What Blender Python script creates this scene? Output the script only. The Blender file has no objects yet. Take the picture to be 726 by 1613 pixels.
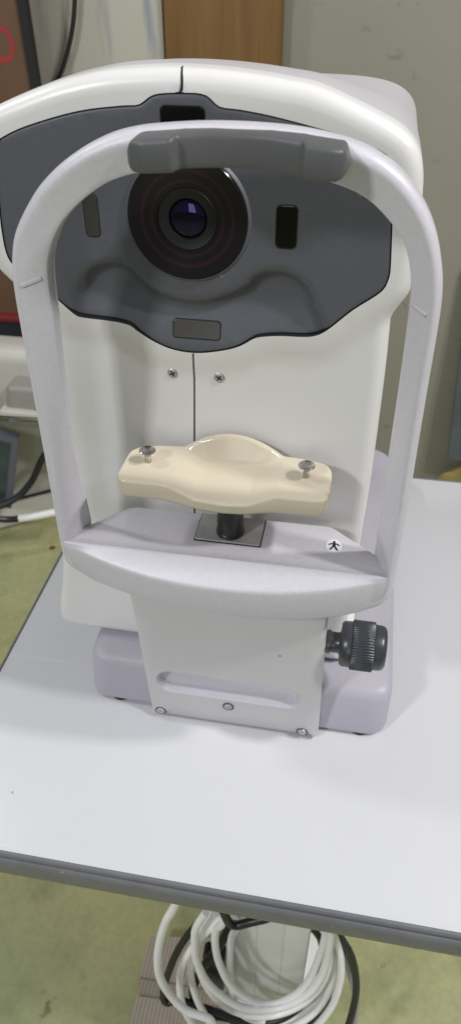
import bpy, bmesh, math, random
from mathutils import Vector, Matrix, geometry
random.seed(7)
S = bpy.context.scene
COL = S.collection
PI = math.pi

# ------------------------------------------------------------------ helpers
def smooth01(t):
    t = max(0.0, min(1.0, t)); return t*t*(3-2*t)

def finish(me, angle=35):
    for p in me.polygons: p.use_smooth = True
    me.set_sharp_from_angle(angle=math.radians(angle))

def obj(name, bm, mats, parent=None, angle=35, recalc=True):
    if recalc: bmesh.ops.recalc_face_normals(bm, faces=bm.faces)
    me = bpy.data.meshes.new(name); bm.to_mesh(me); bm.free()
    if not isinstance(mats, (list, tuple)): mats = [mats]
    for m in mats: me.materials.append(m)
    finish(me, angle)
    o = bpy.data.objects.new(name, me); COL.objects.link(o)
    if parent is not None: adopt(o, parent)
    return o

def world_loc(o):
    v = Vector((0,0,0))
    while o is not None:
        v += o.location; o = o.parent
    return v

def adopt(o, parent):
    o.parent = parent
    if o.type == 'MESH':                       # mesh data is written in world metres: shift into the parent's frame
        o.data.transform(Matrix.Translation(-world_loc(parent)))

def thing(name, label, cat, loc=(0,0,0), group=None):
    o = bpy.data.objects.new(name, None); COL.objects.link(o)
    o.empty_display_size = .05; o.location = loc
    return tag(o, label, cat, group)

def tag(o, label, cat, group=None):
    o['label'] = label; o['category'] = cat
    if group: o['group'] = group
    return o

def struct(o):
    o['kind'] = 'structure'; return o

def catmull(pts, closed=True, n=6):
    P = [Vector(p) for p in pts]; N = len(P); out = []
    rng = range(N) if closed else range(N-1)
    for i in rng:
        g = (lambda k: P[k % N]) if closed else (lambda k: P[max(0, min(N-1, k))])
        p0, p1, p2, p3 = g(i-1), g(i), g(i+1), g(i+2)
        for k in range(n):
            t = k/n
            out.append(0.5*((2*p1)+(-p0+p2)*t+(2*p0-5*p1+4*p2-p3)*t*t+(-p0+3*p1-3*p2+p3)*t*t*t))
    if not closed: out.append(P[-1].copy())
    return out

def resample(pts, n, closed):
    P = [Vector(p) for p in pts]
    if closed: P = P+[P[0]]
    L = [0.0]
    for a, b in zip(P, P[1:]): L.append(L[-1]+(b-a).length)
    out = []; m = n if closed else n-1; j = 0
    for i in range(n):
        s = L[-1]*i/m
        while j < len(L)-2 and L[j+1] < s: j += 1
        d = L[j+1]-L[j]
        out.append(P[j].lerp(P[j+1], 0 if d == 0 else (s-L[j])/d))
    return out

def area2(P):
    return sum(P[i-1][0]*P[i][1]-P[i][0]*P[i-1][1] for i in range(len(P)))/2

def ccw(P):
    P = [Vector((p[0], p[1])) for p in P]
    return P if area2(P) > 0 else P[::-1]

def inset(P, d):
    """P counter-clockwise 2-D outline, moved inward by d along the mitre"""
    N = len(P); out = []
    for i in range(N):
        e1 = (P[i]-P[i-1]).normalized(); e2 = (P[(i+1) % N]-P[i]).normalized()
        n1 = Vector((-e1.y, e1.x)); n2 = Vector((-e2.y, e2.x))
        m = n1+n2
        if m.length < 1e-6: m = n1
        m.normalize(); c = max(.5, m.dot(n1))
        out.append(P[i]+m*(d/c))
    return out

def rrect(x0, y0, x1, y1, r, n=6):
    out = []
    for cx, cy, a in ((x1-r, y1-r, 0), (x0+r, y1-r, 90), (x0+r, y0+r, 180), (x1-r, y0+r, 270)):
        for k in range(n+1):
            t = math.radians(a+90*k/n); out.append(Vector((cx+r*math.cos(t), cy+r*math.sin(t))))
    return out

def round_poly(pts, r, n=5):
    P = ccw(pts); N = len(P); out = []
    for i in range(N):
        ri = r[i] if isinstance(r, (list, tuple)) else r
        a, b, c = P[i-1], P[i], P[(i+1) % N]
        u = (a-b); v = (c-b); d = min(ri, u.length*.45, v.length*.45)
        p = b+u.normalized()*d; q = b+v.normalized()*d
        for k in range(n+1):
            t = k/n; out.append(p*(1-t)**2+b*(2*t*(1-t))+q*t*t)
    return out

def loft(bm, rings, closed=True, cap0=True, cap1=True, mat=0):
    vs = [[bm.verts.new(p) for p in r] for r in rings]
    for a, b in zip(vs, vs[1:]):
        n = len(a)
        for i in range(n if closed else n-1):
            f = bm.faces.new((a[i], a[(i+1) % n], b[(i+1) % n], b[i])); f.material_index = mat
    for flag, r in ((cap0, vs[0]), (cap1, vs[-1])):
        if flag and closed:
            f = bm.faces.new(r); f.material_index = mat
    return vs

def slab(bm, outline, levels, mp, mat=0):
    """levels: list of (inset, height); mp(u,v,h) -> 3-D point"""
    P = ccw(outline)
    rings = []
    for d, h in levels:
        Q = inset(P, d) if d else P
        rings.append([mp(p.x, p.y, h) for p in Q])
    return loft(bm, rings, mat=mat)

def bevel_levels(h0, h1, r0, r1, n=4, base=0.0):
    L = []
    if r0:
        for k in range(n+1):
            a = PI/2*k/n; L.append((base+r0*(1-math.sin(a)), h0+r0*(1-math.cos(a))))
    else: L.append((base, h0))
    if r1:
        for k in range(n+1):
            a = PI/2*k/n; L.append((base+r1*(1-math.cos(a)), h1-r1*(1-math.sin(a))))
    else: L.append((base, h1))
    return L

def poly_dist(p, P):
    """distance to closed polyline and inside flag"""
    best = 1e9; inside = False; x, y = p[0], p[1]
    for i in range(len(P)):
        ax, ay = P[i-1][0], P[i-1][1]; bx, by = P[i][0], P[i][1]
        dx, dy = bx-ax, by-ay; l = dx*dx+dy*dy
        t = 0 if l == 0 else max(0, min(1, ((x-ax)*dx+(y-ay)*dy)/l))
        d = (ax+t*dx-x)**2+(ay+t*dy-y)**2
        if d < best: best = d
        if (ay > y) != (by > y) and x < (bx-ax)*(y-ay)/(by-ay)+ax: inside = not inside
    return math.sqrt(best), inside

def field(bm, outline, holes, hfunc, mp, step, rings=(), extra=(), matf=None):
    """triangulated height field inside outline minus holes; returns boundary vertex loops [outer, hole...]"""
    P = ccw(outline); H = [ccw(h) for h in holes]
    pts = list(P); edges = [(i, (i+1) % len(P)) for i in range(len(P))]
    for h in H:
        b = len(pts); pts += h; edges += [(b+i, b+(i+1) % len(h)) for i in range(len(h))]
    nb = len(pts)
    for d in rings:
        pts += inset(P, d)
    for a, b in extra:
        k = len(pts); n = max(2, int((b-a).length/step))
        for i in range(n+1): pts.append(a.lerp(b, i/n))
        edges += [(k+i, k+i+1) for i in range(n)]
    x0 = min(p.x for p in P); x1 = max(p.x for p in P); y0 = min(p.y for p in P); y1 = max(p.y for p in P)
    gap = max(rings) if rings else step*.6
    ny = int((y1-y0)/step)+1
    for j in range(ny):
        y = y0+(j+.5)*step
        x = x0+(.5*step if j % 2 else 0)
        while x < x1:
            p = Vector((x, y)); x += step
            d, ins = poly_dist(p, P)
            if not ins or d < gap+step*.35: continue
            bad = False
            for h in H:
                d2, i2 = poly_dist(p, h)
                if i2 or d2 < step*.5: bad = True; break
            if bad: continue
            for a, b in extra:
                ab = b-a; t = max(0, min(1, (p-a).dot(ab)/ab.length_squared))
                if (a+ab*t-p).length < step*.4: bad = True; break
            if not bad: pts.append(p)
    vo, eo, fo, ov, oe, of = geometry.delaunay_2d_cdt(pts, edges, [], 1, 1e-7)
    hv = [hfunc(v.x, v.y) for v in vo]
    bv = [bm.verts.new(mp(v.x, v.y, h)) for v, h in zip(vo, hv)]
    back = {}
    for i, lst in enumerate(ov):
        for k in lst: back[k] = i
    for f in fo:
        c = sum((vo[i] for i in f), Vector((0, 0)))/len(f)
        if any(poly_dist(c, h)[1] for h in H): continue
        if len(set(f)) < 3: continue
        try: nf = bm.faces.new([bv[i] for i in f])
        except ValueError: continue
        if matf: nf.material_index = matf(c.x, c.y)
    loops = [[bv[back[i]] for i in range(len(P))]]
    b = len(P)
    for h in H:
        loops.append([bv[back[b+i]] for i in range(len(h))]); b += len(h)
    for v in list(bm.verts):
        if not v.link_faces and not v.link_edges: pass
    return loops

def skirt(bm, loop, ringpts, cap=False, mat=0):
    prev = loop
    for pts in ringpts:
        cur = [bm.verts.new(p) for p in pts]; n = len(cur)
        for i in range(n):
            f = bm.faces.new((prev[i], prev[(i+1) % n], cur[(i+1) % n], cur[i])); f.material_index = mat
        prev = cur
    if cap:
        f = bm.faces.new(prev); f.material_index = mat
    return prev

def lathe(bm, prof, origin, axis, n=48, rfun=None, mat=None):
    """prof: list (radius, height along axis)"""
    ax = Vector(axis).normalized(); t = Vector((0, 0, 1)) if abs(ax.z) < .9 else Vector((1, 0, 0))
    u = ax.cross(t).normalized(); w = ax.cross(u); O = Vector(origin)
    rings = []
    for r, h in prof:
        rings.append([O+ax*h+(u*math.cos(2*PI*k/n)+w*math.sin(2*PI*k/n))*(rfun(r, h, k/n) if rfun else r) for k in range(n)])
    vs = [[bm.verts.new(p) for p in r] for r in rings]
    for j, (a, b) in enumerate(zip(vs, vs[1:])):
        for i in range(n):
            f = bm.faces.new((a[i], a[(i+1) % n], b[(i+1) % n], b[i]))
            if mat: f.material_index = mat(j)
    f0 = bm.faces.new(vs[0]); f1 = bm.faces.new(vs[-1])
    if mat: f0.material_index = mat(0); f1.material_index = mat(len(vs)-2)

def tube(bm, pts, r, n=10, per=5, closed=False, mat=0):
    P = catmull(pts, closed, per)
    N = len(P); up = Vector((0.13, 0.31, 0.94)); rings = []; prev = None
    for i in range(N):
        if closed: d = P[(i+1) % N]-P[i-1]
        else: d = P[min(N-1, i+1)]-P[max(0, i-1)]
        d.normalize()
        a = (up if prev is None else prev); a = (a-d*a.dot(d)).normalized(); prev = a
        b = d.cross(a)
        rings.append([P[i]+(a*math.cos(2*PI*k/n)+b*math.sin(2*PI*k/n))*r for k in range(n)])
    if closed: rings.append(rings[0])
    loft(bm, rings, cap0=not closed, cap1=not closed, mat=mat)
    if closed: bmesh.ops.remove_doubles(bm, verts=bm.verts, dist=1e-6)

def box(bm, x0, y0, z0, x1, y1, z1, r=0.0, mat=0):
    P = rrect(x0, y0, x1, y1, r, 5) if r else ccw([(x0, y0), (x1, y0), (x1, y1), (x0, y1)])
    slab(bm, P, bevel_levels(z0, z1, r*.6, r*.6) if r else [(0, z0), (0, z1)], XYZ, mat)

XYZ = lambda u, v, h: Vector((u, v, h))
def front(y0): return lambda u, v, h: Vector((u, y0-h, v))

# ------------------------------------------------------------------ materials
def mat(name, col, rough=.4, metal=0, bump=0.0, bscale=600, var=0.0, vscale=12, coat=0.0, spec=.5, rvar=0.0):
    m = bpy.data.materials.new(name); m.use_nodes = True
    nt = m.node_tree; b = nt.nodes['Principled BSDF']
    b.inputs['Base Color'].default_value = (*col, 1); b.inputs['Roughness'].default_value = rough
    b.inputs['Metallic'].default_value = metal; b.inputs['Specular IOR Level'].default_value = spec
    b.inputs['Coat Weight'].default_value = coat
    tc = nt.nodes.new('ShaderNodeTexCoord')
    if var:
        n = nt.nodes.new('ShaderNodeTexNoise'); n.inputs['Scale'].default_value = vscale; n.inputs['Detail'].default_value = 6
        nt.links.new(tc.outputs['Object'], n.inputs['Vector'])
        r = nt.nodes.new('ShaderNodeValToRGB'); r.color_ramp.elements[0].position = .3; r.color_ramp.elements[1].position = .7
        r.color_ramp.elements[0].color = (*[c*(1-var) for c in col], 1); r.color_ramp.elements[1].color = (*[min(1, c*(1+var)) for c in col], 1)
        nt.links.new(n.outputs['Fac'], r.inputs['Fac']); nt.links.new(r.outputs['Color'], b.inputs['Base Color'])
    if rvar:
        n2 = nt.nodes.new('ShaderNodeTexNoise'); n2.inputs['Scale'].default_value = 30; n2.inputs['Detail'].default_value = 8
        nt.links.new(tc.outputs['Object'], n2.inputs['Vector'])
        mr = nt.nodes.new('ShaderNodeMapRange'); mr.inputs['To Min'].default_value = rough-rvar; mr.inputs['To Max'].default_value = rough+rvar
        nt.links.new(n2.outputs['Fac'], mr.inputs['Value']); nt.links.new(mr.outputs['Result'], b.inputs['Roughness'])
    if bump:
        n3 = nt.nodes.new('ShaderNodeTexNoise'); n3.inputs['Scale'].default_value = bscale; n3.inputs['Detail'].default_value = 3
        nt.links.new(tc.outputs['Object'], n3.inputs['Vector'])
        bp = nt.nodes.new('ShaderNodeBump'); bp.inputs['Strength'].default_value = bump; bp.inputs['Distance'].default_value = .001
        nt.links.new(n3.outputs['Fac'], bp.inputs['Height']); nt.links.new(bp.outputs['Normal'], b.inputs['Normal'])
    return m

def N(m, t, **kw):
    n = m.node_tree.nodes.new(t)
    for k, v in kw.items():
        if k in n.inputs: n.inputs[k].default_value = v
        else: setattr(n, k, v)
    return n
def LK(m, a, b): m.node_tree.links.new(a, b)

M_white = mat('warm_white_plastic', (.735, .728, .712), .32, bump=.05, bscale=900, var=.02, vscale=6, rvar=.05)
M_shell = mat('light_lilac_shell', (.53, .52, .54), .36, bump=.1, bscale=900, var=.02, vscale=10)
M_lilac = mat('lilac_grey_plastic', (.60, .587, .627), .36, bump=.12, bscale=1500, var=.03, vscale=300, rvar=.05)
M_ped = mat('pale_grey_plastic', (.56, .55, .55), .40, bump=.15, bscale=1200, var=.02, vscale=20)
M_base = mat('grey_lilac_base_plastic', (.425, .41, .46), .42, bump=.2, bscale=1200, var=.025, vscale=25)
M_face = mat('charcoal_face_plastic', (.090, .096, .112), .46, bump=.12, bscale=1600, var=.05, vscale=200)
M_brow = mat('grey_rubber', (.094, .097, .099), .46, bump=.10, bscale=1200, var=.05, vscale=30, rvar=.06)
M_cream = mat('cream_glossy_plastic', (.60, .535, .41), .15, bump=.03, bscale=120, var=.02, vscale=18, spec=.4)
M_gap = mat('dark_gap', (.012, .012, .013), .8)
M_black = mat('black_plastic', (.012, .012, .013), .28)
M_glass = mat('dark_window_glass', (.004, .004, .004), .08, spec=.3)
M_glass_refl = mat('reflection_toned_glass', (.055, .052, .047), .25, spec=.3)  # same dark glass, floor reflection put into the base colour
M_ringm = mat('matte_lens_ring', (.013, .013, .015), .5, spec=.3)
M_steel = mat('brushed_steel', (.50, .50, .49), .42, metal=.55, bump=.1, bscale=500, var=.15, vscale=60, rvar=.1)
M_chrome = mat('worn_chrome', (.50, .47, .45), .20, metal=1, var=.3, vscale=300, rvar=.1)
M_hole = mat('countersink', (.10, .10, .10), .5)
M_screw = mat('zinc_screw', (.46, .455, .45), .34, metal=.6, var=.2, vscale=300)
M_knob = mat('dark_grey_knob_plastic', (.040, .044, .052), .30)
M_mark = mat('raised_mark_plastic', (.56, .54, .57), .4)
M_paper = mat('white_sticker', (.78, .78, .78), .45)
M_top = mat('white_laminate', (.60, .605, .625), .24, bump=.08, bscale=500, var=.012, vscale=5, rvar=.05)
M_trim = mat('grey_edge_plastic', (.155, .158, .170), .40, bump=.15, bscale=500, var=.08, vscale=40, rvar=.08)
M_colm = mat('pale_column_metal', (.80, .80, .77), .42, var=.04, vscale=20)
M_foot = mat('black_rubber_foot', (.015, .015, .016), .7)

def specks(m, scale, dens, dark):
    """small separate dirt specks on a surface"""
    b = m.node_tree.nodes['Principled BSDF']; src = b.inputs['Base Color'].links[0].from_socket
    tc = N(m, 'ShaderNodeTexCoord'); vo = N(m, 'ShaderNodeTexVoronoi', Scale=scale); LK(m, tc.outputs['Object'], vo.inputs['Vector'])
    sp = N(m, 'ShaderNodeSeparateColor'); LK(m, vo.outputs['Color'], sp.inputs[0])
    g = N(m, 'ShaderNodeMath', operation='GREATER_THAN'); LK(m, sp.outputs[0], g.inputs[0]); g.inputs[1].default_value = 1-dens
    sz = N(m, 'ShaderNodeMath', operation='MULTIPLY'); LK(m, sp.outputs[1], sz.inputs[0]); sz.inputs[1].default_value = .09
    l = N(m, 'ShaderNodeMath', operation='LESS_THAN'); LK(m, vo.outputs['Distance'], l.inputs[0]); LK(m, sz.outputs[0], l.inputs[1])
    k = N(m, 'ShaderNodeMath', operation='MULTIPLY'); LK(m, g.outputs[0], k.inputs[0]); LK(m, l.outputs[0], k.inputs[1])
    k2 = N(m, 'ShaderNodeMath', operation='MULTIPLY'); LK(m, k.outputs[0], k2.inputs[0]); k2.inputs[1].default_value = .6
    mx = N(m, 'ShaderNodeMix', data_type='RGBA'); LK(m, k2.outputs[0], mx.inputs[0]); LK(m, src, mx.inputs[6]); mx.inputs[7].default_value = (*dark, 1)
    LK(m, mx.outputs[2], b.inputs['Base Color'])
specks(M_top, 28, .30, (.25, .24, .24)); specks(M_white, 45, .18, (.33, .31, .27)); specks(M_ped, 50, .16, (.25, .24, .22)); specks(M_face, 60, .25, (.20, .20, .20)); specks(M_trim, 90, .22, (.45, .45, .45))

# disc with faint purple coating rings, by radius round the lens axis
def ring_disc(center):
    m = mat('glossy_black_disc', (.012, .011, .012), .14, spec=.3)
    g = N(m, 'ShaderNodeNewGeometry'); v = N(m, 'ShaderNodeVectorMath', operation='SUBTRACT')
    v.inputs[1].default_value = center; LK(m, g.outputs['Position'], v.inputs[0])
    ml = N(m, 'ShaderNodeVectorMath', operation='MULTIPLY'); ml.inputs[1].default_value = (1, 0, 1); LK(m, v.outputs[0], ml.inputs[0])
    ln = N(m, 'ShaderNodeVectorMath', operation='LENGTH'); LK(m, ml.outputs[0], ln.inputs[0])
    r = N(m, 'ShaderNodeValToRGB'); mr = N(m, 'ShaderNodeMapRange'); mr.inputs['From Max'].default_value = .038
    LK(m, ln.outputs['Value'], mr.inputs['Value']); LK(m, mr.outputs['Result'], r.inputs['Fac'])
    e = r.color_ramp.elements; dk = (.012, .011, .012, 1); pu = (.032, .014, .030, 1)
    e[0].position = 0; e[0].color = dk; e[1].position = 1; e[1].color = dk
    for p, c in ((.54, dk), (.575, pu), (.61, dk), (.69, dk), (.735, pu), (.775, dk)):
        k = e.new(p); k.color = c
    LK(m, r.outputs['Color'], m.node_tree.nodes['Principled BSDF'].inputs['Base Color'])
    return m

# ------------------------------------------------------------------ autorefractor
AR = thing('autorefractor', 'white desktop eye testing machine with chin rest and round black lens on the table', 'eye tester', (0, .2, 0))

# base unit
P = round_poly([(-.1405, .0115), (.1355, .0115), (.1375, .42), (-.1410, .42)], [.020, .020, .05, .05], 8)
bm = bmesh.new()
lv = [(.004, .0030), (.001, .0045), (0, .008), (.0006, .040), (.0018, .0445), (.0045, .048), (.009, .0495)]
PP = ccw(P); rings = []
for d, h in lv:
    q = inset(PP, d)
    t = (h-.006)/.0435
    rings.append([Vector((p.x*(1+.012*t), p.y+.0105*t*max(0, (1-(p.y)/.2)), h)) for p in q])
loft(bm, rings)
base = obj('base_unit', bm, M_base, AR, 50)
for x, y in ((-.112, .022), (.112, .022), (-.112, .39), (.112, .39)):
    bm = bmesh.new(); lathe(bm, [(.009, 0), (.0095, .0005), (.0095, .0036)], (x, y, 0), (0, 0, 1), 24); obj('rubber_foot', bm, M_foot, base)

# pedestal panel in front of the base, with a recessed grip slot
PED = [(-.0768, .0035), (.0755, .0035), (.0722, .150), (.0715, .19), (-.086, .19), (-.0853, .150)]
Pp = round_poly(PED, [.006, .004, .02, .002, .002, .02], 5)
sx0, sx1, sz0, sz1 = -.0700, .0575, .0405, .0685
slot = rrect(sx0, sz0, sx1, sz1, .0137, 8)
def hped(x, z):
    d, ins = poly_dist((x, z), Pp2); r = .0035
    h = 0 if d >= r else -(r-math.sqrt(max(0, r*r-(r-d)**2)))
    return h
Pp2 = ccw(Pp)
bm = bmesh.new()
loops = field(bm, Pp, [slot], hped, front(0), .008, rings=(.0003, .0009, .0018, .0035))
skirt(bm, loops[0], [[Vector((p.x, .0105, p.y)) for p in Pp2], [Vector((p.x*.97, .0105, p.y)) for p in Pp2], [Vector((p.x*.97, .0465, p.y)) for p in Pp2]], cap=True)
sl = ccw(slot)
skirt(bm, loops[1], [[Vector((p.x, h, p.y)) for p in inset(sl, d)] for d, h in ((.0004, .0006), (.0010, .0020), (.0022, .0060), (.0032, .0085), (.0065, .0098))], cap=True, mat=1)
ped = obj('pedestal_panel', bm, [M_ped, M_lilac], AR, 40)

def cross_screw(x, y, z, r, parent, nrm=(0, -1, 0), ang=.3, dome=.0012):
    """pan-head screw facing -Y with a cross recess, proud of the surface"""
    bm = bmesh.new()
    lathe(bm, [(r*1.02, 0), (r, dome*.5), (r*.8, dome*.9), (r*.62, dome), (.0003, dome)], (x, y, z), nrm, 28)
    s = obj('screw', bm, M_screw, parent)
    bm = bmesh.new()
    for a in (ang, ang+PI/2):
        c, sn = math.cos(a), math.sin(a); w = r*.13; L = r*.58
        pts = [(L, w), (-L, w), (-L, -w), (L, -w)]
        k = 0 if a == ang else .00003
        q = [Vector((x+u*c-v*sn, y-dome-.0001-k, z+u*sn+v*c)) for u, v in pts]
        q2 = [p+Vector((0, .0004, 0)) for p in q]
        loft(bm, [q2, q])
    obj('cross_recess', bm, M_gap, s)
    return s

for x, z in ((-.0683, .0112), (-.0055, .0318), (.0612, .0106)):
    bm = bmesh.new(); lathe(bm, [(.0052, 0), (.0052, .0004), (.0040, .0005), (.0038, .0005)], (x, 0, z), (0, -1, 0), 28)
    hol = obj('screw', bm, M_hole, ped)
    bm = bmesh.new(); lathe(bm, [(.0040, .0003), (.0038, .0009), (.0028, .0012), (.0018, .0012), (.0014, .0006), (.0003, .0006)], (x, 0, z), (0, -1, 0), 6 if x == -.0055 else 24)
    obj('screw_head', bm, M_screw, hol)

# white body cover -----------------------------------------------------------
BODY = [(-.0395, .5157), (-.0186, .515), (.0004, .5134), (.0176, .5112), (.0348, .5084), (.0564, .5006), (.0735, .4935), (.082, .4893), (.0885, .4843),
        (.0935, .477), (.097, .4647), (.0993, .435), (.1000, .4100), (.0999, .4040), (.0995, .3990), (.0981, .3957), (.0918, .3845), (.0901, .3805), (.0903, .3740), (.0915, .3379), (.0922, .2601), (.0912, .1989), (.0898, .1066), (.0888, .0590), (.0830, .0520),
        (-.1088, .0520), (-.160, .0520), (-.1716, .0552), (-.1755, .0604), (-.1758, .0734), (-.1640, .1352), (-.1530, .25), (-.150, .3640), (-.1525, .3790), (-.1600, .3860), (-.1754, .4025), (-.1790, .414),
        (-.1795, .4413), (-.1770, .4640), (-.173, .4760), (-.1675, .4840), (-.1610, .4885), (-.1477, .4948), (-.1286, .5016), (-.1088, .5077), (-.0824, .5130), (-.0555, .5152)]
PLATE = [(-.0398, .5038), (-.0258, .5033), (-.0178, .4978), (-.0062, .4966), (.0107, .4942), (.0324, .4899), (.0524, .4853), (.0698, .4796), (.0764, .4755),
         (.0795, .466), (.0824, .4414), (.0848, .4163), (.0846, .4090), (.081, .4006), (.0653, .3878), (.0509, .3736), (.0433, .3690), (.0350, .3677), (.0224, .3673), (.0115, .366),
         (.0041, .3640), (-.0063, .3573), (-.0192, .353), (-.0349, .3503), (-.0498, .3513), (-.0627, .3558), (-.0753, .3634), (-.0791, .3664), (-.0900, .3685), (-.1118, .3697), (-.1170, .3712),
         (-.1229, .3764), (-.1307, .3834), (-.1443, .3919), (-.1546, .4022), (-.1579, .4103), (-.1580, .4252), (-.1568, .4388), (-.1555, .4519), (-.1533, .4664), (-.1503, .4749),
         (-.1481, .4773), (-.1345, .4832), (-.1121, .4899), (-.0932, .4941), (-.0726, .4966), (-.0627, .4975), (-.054, .5025)]
YF = .045                                         # front of the head
bodyP = ccw(resample(catmull(BODY, True, 8), 300, True))
plateP = ccw(resample(catmull(PLATE, True, 8), 220, True))
SEAM_B, SEAM_T = -.0372, -.0397
RB = .0085
def seam_d(x, z):
    if z < .36: return abs(x-(SEAM_B+(z-.3477)*(.0041/.14)))
    return abs(x-(SEAM_T+.0011*((.5151-z)/.012)*((z-.503)/.012)*4))
def hbody(x, z):
    d, ins = poly_dist((x, z), bodyP)
    h = 0.0
    if d < RB: h -= RB-math.sqrt(max(0, RB*RB-(RB-d)**2))
    dp, ip = poly_dist((x, z), plateP)
    lower = smooth01((.425-z)/.03)
    if not ip: h -= .0038*lower*smooth01((dp-.003)/.020)
    if seam_d(x, z) < (.00040 if z < .36 else .00062): h -= .0030
    return h
plate_gap = inset(plateP, -.0006)
sx = lambda z: SEAM_B+(z-.3477)*(.0041/.14)
ex = []
zb0, zb1 = .0535, .3488
for o in (-.0008, -.00038, .00038, .0008):
    ex.append((Vector((sx(zb0)+o, zb0)), Vector((sx(zb1)+o, zb1))))
for o in (-.0012, -.0006, .0006, .0012):
    st = lambda z: SEAM_T+.0011*((.5151-z)/.012)*((z-.503)/.012)*4
    zz = [.5049+(.5153-.5049)*k/12 for k in range(13)]
    for a, b in zip(zz, zz[1:]):
        ex.append((Vector((st(a)+o, a)), Vector((st(b)+o, b))))
bm = bmesh.new()
loops = field(bm, bodyP, [plate_gap], hbody, front(YF), .0065, rings=(.0002, .0008, .002, .004, .007, .0105), extra=ex,
              matf=lambda x, z: 1 if (seam_d(x, z) < (.00037 if z < .36 else .00058) and (z < .36 or z > .5)) else 0)  # seam faces coloured dark for the shade inside the groove
def rear(p, y):
    """section at depth y: the arch of the front turns into a round-cornered box further back"""
    t = smooth01((y-.07)/.17)
    x, z = p.x, p.y
    if z <= .40: return Vector((x, y, z))
    cx, cz = -.0395, .40
    ang = math.atan2(z-cz, x-cx); c, s = abs(math.cos(ang)), abs(math.sin(ang))
    a, b, n = .1385+.004*(y-.05)/.3, .0850-.075*(y-.20), 5.6
    r = ((c/a)**n+(s/b)**n)**(-1/n)
    q = Vector((cx+r*math.cos(ang), cz+r*math.sin(ang)))
    q = Vector((x, z)).lerp(q, t)
    return Vector((q.x, y, q.y))
ringsb = [[rear(p, y) for p in bodyP] for y in (.058, .065, .075, .09, .11, .13, .15, .17, .19, .21, .24, .28, .31)]
skirt(bm, loops[0], ringsb+[[rear(p, .325) for p in inset(bodyP, .004)], [rear(p, .335) for p in inset(bodyP, .016)]], cap=True)
for fc in bm.faces:
    cc = fc.calc_center_median()
    if cc.y > .0665 and cc.z > .37: fc.material_index = 2
pg = ccw(plate_gap)
skirt(bm, loops[1], [[Vector((p.x, YF+.0004, p.y)) for p in inset(pg, .0002)], [Vector((p.x, YF+.007, p.y)) for p in inset(pg, .0003)]], mat=1)
cover = obj('body_cover', bm, [M_white, M_gap, M_shell], AR, 40)
for x, z, a in ((-.0528, .3313, .5), (-.0199, .3309, 1.0)):
    cross_screw(x, YF+.0036, z, .0037, cover, ang=a)

# black backing sheet behind the face panel, puts shade into its gap
bm = bmesh.new()
slab(bm, resample(inset(plateP, -.0035), 120, True), [(0, -.016), (0, -.022)], front(YF))
gap_back = obj('panel_gap_backing', bm, M_gap, AR)

# charcoal face panel with the hollow for nose and cheeks ---------------------
CAV = [(-.1260, .345), (-.1225, .3752), (-.1175, .3900), (-.1095, .4015), (-.0986, .4085), (-.0850, .4105), (-.0735, .4060), (-.0679, .4000), (-.0581, .3930), (-.0415, .3890), (-.025, .3905), (-.0066, .3990),
       (.0012, .4070), (.0110, .4110), (.0230, .4112), (.0330, .4075), (.0410, .3990), (.0460, .3876), (.0500, .3794), (.0530, .35)]
cavP = ccw(catmull(CAV, True, 4))
LX, LZ = -.0374, .4376
def hface(x, z):
    h = 0.0
    d, ins = poly_dist((x, z), cavP)
    if ins:
        h -= .0090*smooth01(d/.0105)*smooth01((z-.352)/.040)
    d, ins = poly_dist((x, z), plateP); r = .0012
    if d < r: h -= r-math.sqrt(max(0, r*r-(r-d)**2))
    rr = math.hypot(x-LX, z-LZ)
    if rr < .034: h -= .014*smooth01((.034-rr)/.004)
    return h
bm = bmesh.new()
loops = field(bm, plateP, [], hface, front(YF), .0028, rings=(.0002, .0006, .0013))
skirt(bm, loops[0], [[Vector((p.x, YF+.012, p.y)) for p in plateP]])
facep = obj('face_panel', bm, M_face, AR, 50)
def window(x0, z0, x1, z1, r, m):
    bm = bmesh.new(); o = rrect(x0, z0, x1, z1, r, 6)
    mp = lambda u, v, h: Vector((u, YF-hface(u, v)-h, v))
    slab(bm, inset(ccw(o), -.0004), [(0, -.001), (0, .00012), (.0003, .00018)], mp)
    s = obj('window_frame', bm, M_gap, facep, 8)
    bm = bmesh.new()
    Pq = ccw(o)
    slab(bm, Pq, [(.0002, 0), (.0003, .0003), (.0007, .0004)], mp)
    obj('sensor_window', bm, m, s, 8)
window(-.0510, .4875, -.0258, .4981, .0030, M_glass)
window(-.1022, .4236, -.0932, .4490, .0028, M_glass_refl)
window(.0160, .4234, .0284, .4484, .0030, M_glass)
window(-.0505, .3597, -.0185, .3716, .0024, M_glass_refl)

# lens assembly
bm = bmesh.new()
lathe(bm, [(.0480, -.013), (.0445, -.006), (.0405, .0004), (.0393, .0016), (.0389, .0018), (.0386, .0016), (.0385, -.002)], (LX, YF, LZ), (0, -1, 0), 96, lambda r, h, t: r*.95)
hous = obj('lens_housing', bm, M_face, AR, 40)
bm = bmesh.new()
lathe(bm, [(.0384, -.004), (.0383, .0022), (.0378, .0027), (.0300, .0020), (.0192, .0010), (.0190, -.001)], (LX, YF, LZ), (0, -1, 0), 96, lambda r, h, t: r*.95)
disc = obj('front_disc', bm, ring_disc((LX, YF, LZ)), hous, 30)
bm = bmesh.new()
lathe(bm, [(.0190, -.004), (.0189, .0014), (.0186, .0017), (.0182, .0015), (.0128, .0010), (.0124, .0002), (.0122, -.0020), (.0121, -.006), (.0105, -.007), (.003, -.007)], (LX, YF, LZ), (0, -1, 0), 72, lambda r, h, t: r*.95)
for sgn in (-1, 1):
    box(bm, LX+sgn*.0148-.0012, YF-.0013, LZ-.0003, LX+sgn*.0148+.0012, YF-.0005, LZ+.0003)
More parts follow.
